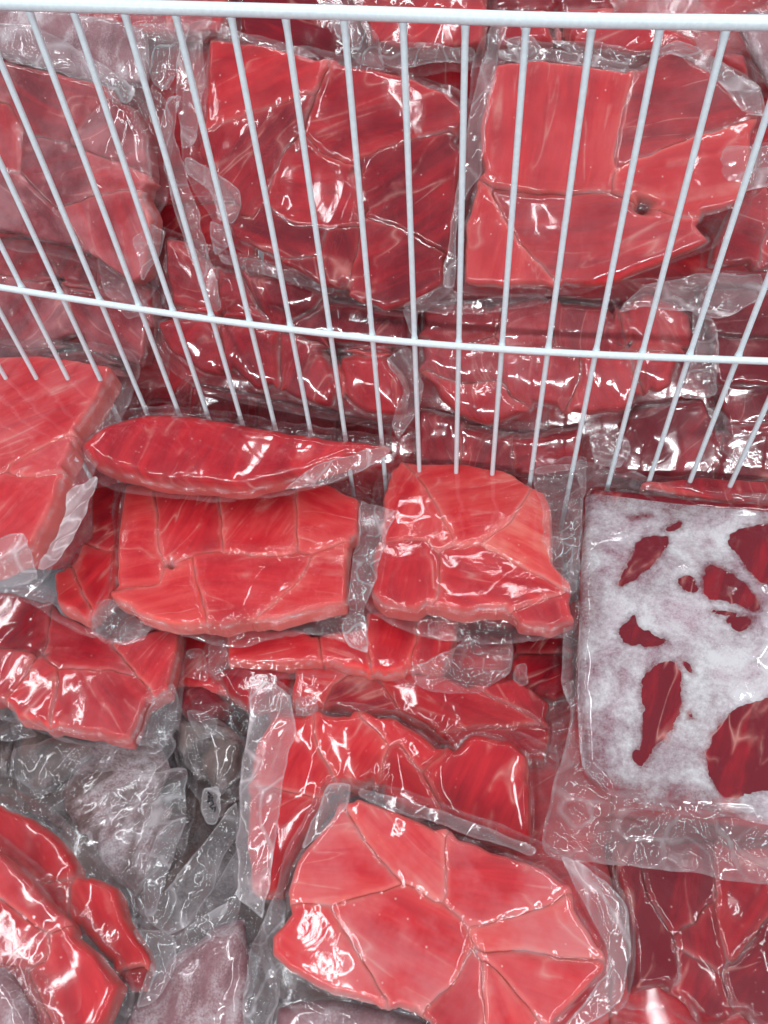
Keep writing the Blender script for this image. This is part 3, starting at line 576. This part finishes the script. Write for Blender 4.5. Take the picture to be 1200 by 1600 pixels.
# frosted grey bags in the lower left
def ink(root, pl, X, Y, Hm, Hf, step, seed):
    for s in ('325,1238 330,1243 326,1248 333,1246', '324,1253 331,1250 334,1256 328,1260 333,1264', '331,1264 337,1261 335,1268', '326,1243 327,1252'):
        q = pl.uv(P(s), .0375); tube('ink_stroke', [(a, b, .0375) for a, b in q], .0008, INK, root, 6)
pack(k='N', off=-0.120, T=.012, meat='grey', name='frosted_fish_bag', cat='fish bag', label='loose clear bag with whitish pink frosted fish, below the star-seamed pack', lam=.035, round=.02, edge0=.1, dome=.004,
  bag='55,1265 95,1180 150,1120 210,1120 285,1110 298,1200 294,1280 272,1345 244,1425 220,1436 130,1350 100,1318', crinkle=.5, milk=0.025, flmilk=.14, wrinkle=.006, lift=.010,
  pieces=[('88,1205 140,1140 240,1140 262,1200 240,1240 180,1262 120,1290 96,1262', .5), ('128,1295 185,1268 240,1250 268,1262 240,1330 216,1400 160,1345', .2, .75)],
  flaps=[('120,1320 160,1250 205,1215 292,1190 290,1280 268,1345 238,1425 212,1430', .040, .22, .012, .9, .035), ('236,1300 292,1262 272,1345 240,1428 222,1430', .052, .35, .008, .6, .03), ('90,1180 150,1130 240,1120 280,1160 250,1200 140,1210', .044, .10, .006, .4, .05)])
pack(k='N', off=-0.095, T=.016, meat='dark', name='frosted_fish_bag', cat='fish bag', label='clear bag of grey frosted fish with black pen marks on its corner', round=.01, edge0=.3, dome=.006,
  bag='262,1110 300,1090 400,1110 400,1190 372,1240 346,1248 338,1276 322,1268 320,1245 292,1215', crinkle=.8, milk=0.040, flmilk=.2, wrinkle=.005, lift=.007, extra=ink,
  pieces=[('275,1128 290,1120 300,1160 305,1205 285,1190', .2), ('302,1130 340,1120 385,1160 372,1215 340,1235 318,1215', .5)], flaps=[('316,1230 340,1228 346,1262 338,1288 324,1288 314,1262', .034, .42, .001, .2), ('290,1110 340,1120 342,1150 310,1160', .034, .2, .004, .9)])
pack(k='N', off=-0.130, T=.016, meat='dark', name='empty_film_bag', cat='film bag', label='crumpled empty clear bag running diagonally left of the milky folded edge',
  bag='218,1442 262,1380 310,1310 380,1225 410,1240 410,1400 350,1430 280,1470 232,1462', crinkle=.5, milk=0.075, flmilk=.12, wrinkle=.010, lam=.03, flaps=[('225,1436 270,1370 325,1300 372,1250 372,1290 345,1350 300,1440 262,1462', .036, .34, .011, .4, .05), ('285,1445 330,1380 375,1320 372,1400 330,1450', .034, .28, .010, .4, .045)])
pack(k='N', off=-.11, T=.026, label='small clear bag holding one dark wine red piece beside the star-seamed pack', step=.0018, round=.01, edge0=.3,
  bag='272,1128 274,1050 292,1016 316,1014 332,1048 366,1092 360,1120 330,1142 300,1144', crinkle=.8, milk=0.025, flmilk=.2, haze=.05, lift=.006,
  pieces=[('277,1072 320,1062 357,1096 345,1120 312,1134 278,1104', .0)], flaps=[('278,1050 296,1018 318,1014 326,1042 324,1062 290,1058', .03, .16, .004, .7, .015)])
pack(k='N', off=-.10, T=.028, label='small red piece in clear film under the narrow pack, left of the milky folded edge', step=.0018, round=.009, edge0=.35,
  bag='312,1012 340,1005 460,1030 462,1100 402,1118 360,1098 330,1052', crinkle=.5, milk=0.015, flmilk=.25, haze=.0,
  pieces=[('328,1046 400,1030 458,1036 448,1092 396,1106 356,1082', .22)])
pack(k='N', off=-0.110, T=.016, meat='dark', name='frosted_fish_bag', cat='fish bag', label='grey frosted fish bag at the left edge, directly under the star-seamed pack', round=.01, edge0=.3, dome=.006,
  bag='-70,1095 20,1105 100,1120 190,1130 130,1225 70,1272 -70,1262', crinkle=.9, milk=0.035, flmilk=.16, wrinkle=.005, lift=.008, lam=.02,
  pieces=[('-60,1110 0,1120 20,1160 10,1200 -60,1230', .3), ('18,1120 100,1140 150,1160 110,1210 60,1240 14,1205 24,1160', .3)],
  flaps=[('20,1175 90,1150 150,1170 110,1220 62,1250 30,1240', .036, .15, .006, 1.0, .02), ('-60,1125 30,1120 60,1148 20,1160 -60,1170', .036, .15, .005, 1.0, .02)])
pack(k='N', off=-0.120, T=.016, meat='pink', name='frosted_meat_bag', cat='meat bag', label='pinkish frosted meat in a clear bag at the bottom edge, left of the front pack', round=.012, edge0=.3,
  bag='150,1690 190,1560 240,1490 290,1440 370,1385 450,1380 470,1480 460,1690', crinkle=.7, milk=0.075, flmilk=.18, wrinkle=.006, lift=.006,
  pieces=[('170,1680 205,1570 262,1500 330,1450 380,1430 385,1520 375,1680', .4)],
  flaps=[('372,1680 378,1560 392,1470 436,1392 448,1420 442,1520 428,1600 425,1680', .05, .42, .009, .8, .014), ('225,1500 290,1450 372,1395 372,1440 300,1490 250,1540', .04, .26, .010, .9, .02)])
pack(k='N', off=-0.090, T=.016, meat='pink', name='frosted_meat_bag', cat='meat bag', label='pinkish frosted bag poking out under the bottom edge of the front pack', round=.01, edge0=.3,
  bag='425,1560 520,1545 640,1570 720,1600 720,1700 425,1700', crinkle=.5, milk=0.150, flmilk=.25, pieces=[('432,1572 520,1560 640,1585 700,1620 700,1690 432,1690', .4)])
pack(k='N', off=-0.010, T=.016, meat='pink', name='frosted_meat_bag', cat='meat bag', label='milky frosted film in the bottom left corner over the ribbed packs', round=.01, edge0=.3,
  bag='-70,1470 5,1474 20,1500 58,1535 78,1580 95,1690 -70,1690', crinkle=.8, milk=0.165, flmilk=.2, wrinkle=.006, lam=.025, pieces=[('-60,1510 0,1510 40,1570 60,1690 -60,1690', .3)])
pack(k='N', off=-0.100, T=.016, meat='dark', name='empty_film_bag', cat='film bag', label='crumpled clear bag at the bottom edge, right of the front pack',
  bag='930,1530 1000,1535 1060,1560 1110,1600 1290,1640 1290,1720 900,1720', crinkle=.5, milk=0.040, flmilk=.15, wrinkle=.008, pieces=[('960,1600 1100,1620 1290,1660 1290,1710 960,1710', .2)])
pack(k='N', off=-0.010, T=.016, meat='dark', name='empty_film_bag', cat='film bag', label='grey crumpled clear bag corner between the left edge pack and the wires', step=.0015,
  bag='140,705 175,645 200,595 245,588 302,600 292,626 252,620 215,646 160,690', crinkle=.5, milk=0.075, flmilk=.17, wrinkle=.007, lam=.018, rot=(10, 5))
pack(k='N', off=-.035, T=.03, label='tip of a red pack showing between the clear bag corner and the lens-shaped pack', step=.0015,
  bag='205,650 240,614 262,610 310,650 300,680 220,680', pieces=[('212,650 242,620 260,618 302,650 296,676 220,676', .1)], crinkle=.6, milk=0.010)
pack(k='N', off=-.06, T=.02, name='empty_film_bag', cat='film bag', label='creased clear film in the dark gap right of the lens-shaped pack', step=.0015,
  bag='495,752 530,735 602,722 606,780 590,800 560,780', crinkle=.5, flmilk=.12, wrinkle=.008, lam=.02)
pack(k='N', off=-.018, T=.02, label='strip of a red pack between the foot of the right wires and the frosted pack', step=.0015,
  bag='985,752 1100,742 1290,748 1290,812 1110,790 1000,768', crinkle=.5, milk=.03, pieces=[('1000,756 1100,748 1290,755 1290,806 1110,784', .22)])
# buried packs that close the gaps
pack(k='N', off=-.118, T=.03, label='dark red pack buried in the gaps around the middle of the near pile', step=.004, crinkle=.2, milk=0.005, bag='60,700 700,680 900,780 900,1180 700,1300 100,1050', pieces=[('80,710 400,700 400,1100 110,1040', .42), ('410,700 690,690 880,790 880,1170 700,1280 410,1120', .42)], flmilk=.02)
pack(k='N', off=-0.185, T=.016, meat='dark', name='frosted_fish_bag', cat='fish bag', label='grey fish bag buried lowest in the gaps of the lower left', step=.004, crinkle=.2, milk=0.005, bag='-70,1040 500,1040 600,1700 -70,1700', pieces=[('-60,1050 200,1050 220,1690 -60,1690', .2), ('210,1050 490,1050 590,1690 230,1690', .2)], flmilk=.1, dome=.01, round=.02)
pack(k='N', off=-.118, T=.03, label='dark red pack buried under the frosted pack and the front pack', step=.004, crinkle=.2, milk=0.005, bag='620,1250 860,950 1300,760 1300,1720 620,1720', pieces=[('640,1260 870,960 950,900 950,1710 640,1710', .40), ('960,900 1290,770 1290,1710 960,1710', .40)], flmilk=.02)

# ================================================================== packs heaped behind the divider
pack(k='B', off=.03, T=.03, rot=(0, -3), label='dusky pink pack behind the wires at the left edge, under a frosted bag', bag='-70,62 0,84 100,102 245,148 258,185 258,285 245,345 240,452 212,474 135,398 -70,372', crinkle=.4, milk=0.090, flmilk=.27, haze=.22,
  pieces=[('-60,88 0,96 60,108 162,132 162,158 112,214 90,218 42,204 20,160 -60,150', .26, 1, -20), ('166,156 200,166 225,210 232,265 176,244 114,222 150,172', .20, 1, 30), ('-60,155 15,165 30,215 32,266 -60,240', .42), ('36,212 80,222 130,242 150,298 130,310 90,320 60,300 35,265', .18, 1, 10),
          ('134,238 200,262 236,285 225,293 152,299', .42, .95), ('-60,248 30,276 80,322 130,388 0,360 -60,350', .18), ('96,325 215,297 240,340 226,432 206,442 140,395', .38)],
  flaps=[('205,372 235,350 260,360 250,400 222,440 212,400', .034, .2, .004, .6)])
pack(k='B', off=0.010, T=.016, meat='pink', name='frosted_meat_bag', cat='meat bag', label='frosted purplish bag at the top left behind the wires', bag='-70,-10 100,5 230,20 330,20 300,80 262,150 215,185 100,140 -70,100', crinkle=.8, milk=0.120, flmilk=.35, wrinkle=.005, lift=.005, lam=.025,
  pieces=[('-60,10 120,20 225,45 225,130 150,130 60,100 -60,70', .3)], flaps=[('180,40 300,30 292,80 262,140 238,130 225,90', .038, .3, .006, .8, .025), ('-60,30 60,40 160,100 215,140 200,165 110,118 -60,78', .034, .3, .004, .8, .03)])
pack(k='B', off=-.005, T=.03, label='dim pink pack of loose cuts under the left edge pack behind the wires', bag='-70,355 0,366 140,392 245,440 262,600 200,600 -70,580', crinkle=.7, milk=0.075, flmilk=.25, haze=.2, lift=.004,
  grow=.014, pieces=[('-60,372 60,372 92,420 60,440 0,422 -60,415', .25), ('72,376 150,402 146,446 102,440', .2), ('-60,425 60,445 100,452 120,520 50,545 -60,520', .22), ('106,456 180,470 232,502 224,572 140,545', .25), ('153,404 235,452 240,500 162,460', .28), ('-60,528 50,550 140,552 200,590 -60,590', .15)],
  flaps=[('150,395 190,400 215,450 240,490 200,500 160,450', .033, .14, .004, .8)])
pack(k='B', off=.055, T=.03, rot=(0, 2), label='big bright red pack behind the centre wires, with twisted film on its left', bag='296,40 340,44 420,78 500,84 600,110 722,148 748,200 718,440 640,492 520,464 440,424 358,372 330,330 292,270 288,150', crinkle=.35, milk=0.020, flmilk=.28, haze=.04, lift=.004,
  pieces=[('327,60 400,70 480,88 516,106 496,140 455,155 390,175 320,203 322,120', .50, 1, 15), ('318,209 390,180 455,159 489,150 470,200 440,230 415,300 396,345 355,302 312,244', .28, 1, 50), ('502,112 522,100 620,116 700,150 728,180 722,200 640,219 566,243 542,256 502,240 480,208 492,150', .30, 1, 10),
          ('476,216 500,238 544,262 555,300 560,350 520,355 450,345 419,318 446,240', .36, 1, 0), ('562,250 640,223 702,206 720,240 714,310 702,393 622,350 577,335 566,290', .22, 1.02, 40), ('414,325 450,350 510,360 500,398 440,404 368,372 358,352', .24), ('516,361 560,358 556,400 530,450 490,440 447,408 502,400', .24), ('569,345 620,357 692,397 692,440 650,470 600,484 546,465 560,400', .28, 1, 30)],
  flaps=[('262,150 285,150 272,200 300,300 332,420 346,482 332,488 302,420 268,310 246,200', .045, .30, .003, .5, .02), ('288,244 330,262 372,295 375,325 362,352 345,345 330,300 296,275', .040, .38, .005, .8, .015), ('280,60 315,45 322,130 308,220 285,235 275,160', .040, .22, .004, .6, .02),
         ('345,42 380,50 470,72 500,88 478,88 400,68 340,58', .036, .2, .003, .7), ('330,345 362,355 356,385 335,400 328,375', .03, .3, .004, .8), ('625,478 700,440 715,462 700,492 640,488', .030, .18, .003, .6)])
pack(k='B', off=.06, T=.032, rot=(0, -3), label='big pale coral pack behind the right wires, straight cut along its lower edge', bag='752,60 790,66 1000,92 1050,72 1172,126 1184,190 1172,322 1112,384 900,454 716,458 716,300 738,180', crinkle=.2, milk=0.090, flmilk=.30, haze=.06,
  pieces=[('774,98 850,94 930,101 984,116 970,200 955,298 880,302 800,294 756,278 750,200', .56, 1, 88), ('1000,106 1050,79 1110,110 1176,184 1100,209 1000,244 957,260 976,170', .34, 1.02, 10), ('957,270 1000,249 1100,213 1176,190 1172,260 1162,318 1070,336 1010,310 962,297', .66, 1.02, 15),
          ('768,300 880,306 960,306 1000,334 1080,344 1108,378 1000,425 940,448 872,442 790,350', .44, 1, 5), ('724,442 728,350 746,288 766,302 800,362 850,422 866,443 800,446', .62, 1, 80)],
  flaps=[('770,34 792,36 780,88 758,200 755,272 732,300 716,340 712,450 690,452 702,360 730,200 756,90', .040, .28, .003, .4, .03), ('776,72 880,76 986,100 980,114 880,98 776,94', .034, .3, .002, .4), ('1000,90 1060,60 1120,90 1190,140 1200,178 1172,186 1110,112 1050,82', .032, .3, .004, .5, .02)])
pack(k='B', off=.02, T=.03, label='crowded pack of small glossy red cuts below the big central pack behind the wires', bag='232,352 300,380 350,398 520,445 640,478 652,560 648,642 600,668 560,656 380,624 310,604 252,562 240,450', crinkle=.6, milk=0.025, flmilk=.25, haze=.08, dome=.003, round=.007, edge0=.4, seam=.006, edge1=.62, lift=.004,
  grow=.014, pieces=[('256,372 282,376 340,430 335,488 270,480 258,420', .34), ('245,500 330,496 350,560 345,588 310,580 260,542', .28), ('342,425 370,426 402,480 418,498 345,490', .24), ('376,426 440,436 500,450 495,488 440,510 412,490', .24), ('440,514 500,468 640,484 638,545 520,534', .14), ('348,502 430,512 436,602 400,610 350,562', .28), ('438,520 500,540 526,602 520,640 442,616', .24), ('530,556 600,556 634,600 632,650 570,648 540,622', .40)],
  flaps=[('600,560 640,540 662,600 655,640 622,690 610,660 632,610', .03, .28, .005, .7, .018), ('340,395 400,405 520,450 520,462 400,425 345,412', .03, .2, .004, .8), ('625,480 655,485 650,525 640,520', .036, .45, .002, .4)])
pack(k='B', off=-.02, T=.03, label='dark wine red pack at the foot of the wires above the lens-shaped pack', bag='270,625 290,590 400,605 520,632 620,655 620,720 300,700', crinkle=.6, milk=0.020, haze=.1, flmilk=.2,
  pieces=[('300,600 400,618 400,690 290,670', .0), ('406,622 520,645 525,700 406,692', .0), ('530,650 610,665 610,710 530,702', .0, .8)])
pack(k='B', off=.02, T=.03, rot=(0, -2), label='pack of many rounded pink cuts below the pale coral pack behind the wires', bag='650,458 800,448 960,448 1094,438 1098,482 1064,602 1022,642 960,654 800,684 700,654 648,602', crinkle=.5, milk=0.075, flmilk=.25, haze=.14, grow=.016, dome=.003, round=.009, edge0=.35, seam=.006, edge1=.62, lift=.003,
  pieces=[('660,482 720,472 780,482 774,520 700,544 658,522', .36), ('786,476 845,462 863,480 863,538 800,552 780,530', .40), ('866,470 950,480 972,520 962,552 905,548 866,538', .26), ('976,476 1010,455 1080,490 1083,545 1000,546 975,516', .48), ('660,526 700,546 778,528 782,556 778,592 720,600 660,574', .34), ('660,576 720,602 780,596 825,642 760,668 700,642', .44),
          ('786,556 900,544 916,590 882,640 802,625 782,590', .38), ('907,546 980,556 1000,600 990,640 920,650 886,642', .42), ('986,551 1060,556 1052,600 1022,616 992,592', .48)],
  flaps=[('962,492 1000,446 1100,425 1192,430 1190,470 1122,502 1086,488 1000,478', .040, .34, .004, .7, .025), ('1078,482 1124,500 1122,620 1062,626 1086,550', .030, .30, .004, .7, .02), ('660,470 740,470 840,455 860,472 780,490 700,490', .036, .16, .004, .8, .015)])
pack(k='B', off=-.012, T=.03, label='red pack just above the coral round-piece pack, behind the foot of the wires', bag='636,630 700,630 800,670 920,660 932,700 915,760 636,760', crinkle=.5, milk=0.030, haze=.1, round=.008, edge0=.4,
  pieces=[('655,640 716,652 720,740 645,740', .30), ('726,664 800,680 796,745 724,745', .28), ('806,682 910,668 908,740 806,750', .32)], flaps=[('920,672 966,660 986,700 972,732 930,726', .03, .3, .003, .7)])
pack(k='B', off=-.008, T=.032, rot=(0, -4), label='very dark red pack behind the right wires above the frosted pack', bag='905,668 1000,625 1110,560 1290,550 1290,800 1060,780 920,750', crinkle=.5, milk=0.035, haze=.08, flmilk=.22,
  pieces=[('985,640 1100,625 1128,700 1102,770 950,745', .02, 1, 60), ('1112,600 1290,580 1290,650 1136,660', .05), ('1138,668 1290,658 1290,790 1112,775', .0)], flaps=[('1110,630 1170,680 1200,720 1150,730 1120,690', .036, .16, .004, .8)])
pack(k='B', off=.01, T=.03, rot=(0, -4), label='dark red pack at the right edge, next to the pink cuts behind the wires', bag='1075,445 1130,430 1290,440 1290,610 1110,612 1080,560', crinkle=.4, milk=0.025, haze=.08,
  pieces=[('1086,450 1290,450 1290,530 1110,520', .08, 1, 20), ('1112,528 1290,538 1290,600 1118,602', .15)])
pack(k='B', off=.05, T=.032, rot=(0, -5), label='red pack at the right edge behind the wires with a milky film corner', bag='1128,255 1150,235 1290,225 1290,440 1180,445 1098,430 1108,380 1128,335', crinkle=.4, milk=0.040, flmilk=.3, haze=.08,
  pieces=[('1132,345 1152,312 1196,296 1200,340 1180,410 1108,415', .28), ('1202,292 1290,270 1290,430 1186,418 1206,340', .30)], flaps=[('1116,262 1136,226 1250,232 1290,262 1290,300 1200,290 1152,304 1140,330 1118,300', .040, .34, .006, .5, .025)])
pack(k='B', off=.015, T=.03, label='red pack at the top edge above the big central pack, behind the top rail', bag='510,-60 770,-60 770,88 690,108 600,106 560,70 520,20', crinkle=.5, milk=0.040, flmilk=.33, haze=.05,
  pieces=[('560,-50 760,-50 758,20 570,10', .30), ('572,16 758,26 755,72 640,80 580,66', .40)], flaps=[('500,0 560,10 592,60 602,110 560,100 520,50', .036, .34, .004, .6, .02), ('590,62 740,72 742,92 620,108 592,92', .030, .3, .004, .8, .02)])
pack(k='B', off=-.005, T=.03, label='red pack at the top edge above the pale coral pack, behind the top rail', bag='750,-70 980,-70 1160,60 1180,150 1000,110 760,85', crinkle=.7, milk=0.040, flmilk=.3, haze=.08, dome=.004, round=.008, edge0=.4, lift=.005,
  pieces=[('765,-60 950,-60 955,14 765,14', .18), ('770,20 850,18 870,70 775,78', .36), ('880,22 990,20 1090,55 1095,92 1000,100 890,75', .38), ('1120,80 1165,82 1172,120 1130,112', .40)],
  flaps=[('850,60 980,72 985,100 920,96', .036, .3, .005, .8, .015), ('790,60 830,50 850,72 825,90 795,85', .034, .3, .004, .7)])
pack(k='B', off=0.010, T=.016, name='empty_film_bag', cat='film bag', meat='pink', label='grey crumpled frosted bag in the top right corner', bag='930,-60 1290,-80 1290,160 1200,150 1130,90 1060,40 960,20', crinkle=.5, milk=0.150, flmilk=.3, wrinkle=.007, lam=.03, pieces=[('1150,20 1290,0 1290,140 1210,140', .2)])
pack(k='B', off=-.01, T=.03, meat='meat', label='pale frosted pink pack in the top left corner above the purplish bag', bag='-70,-70 380,-60 372,70 200,70 -70,40', crinkle=.7, milk=0.105, flmilk=.33, haze=.15, pieces=[('-60,-50 150,-40 145,40 -60,20', .45), ('156,-40 360,-40 345,50 220,55 152,45', .4)])
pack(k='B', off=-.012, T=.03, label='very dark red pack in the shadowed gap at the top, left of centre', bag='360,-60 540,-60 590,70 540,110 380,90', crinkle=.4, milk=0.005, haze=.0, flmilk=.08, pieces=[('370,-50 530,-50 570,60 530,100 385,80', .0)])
pack(k='B', off=-.035, T=.03, label='dark red pack buried in the upper gaps behind the wires', step=.004, crinkle=.2, milk=0.005, bag='-70,-80 1290,-80 1290,330 -70,330', pieces=[('-60,-70 400,-70 400,320 -60,320', .42), ('410,-70 850,-70 850,320 410,320', .42), ('860,-70 1290,-70 1290,320 860,320', .42)], flmilk=.02)
pack(k='B', off=-.03, T=.02, label='dark red pack buried in the lower gaps behind the wires', step=.004, crinkle=.2, milk=0.005, bag='-70,300 1290,300 1290,900 -70,900', pieces=[('-60,310 400,310 400,890 -60,890', .42), ('410,310 850,310 850,890 410,890', .42), ('860,310 1290,310 1290,890 860,890', .42)], flmilk=.02)

for p in PACKS: build_pack(p)
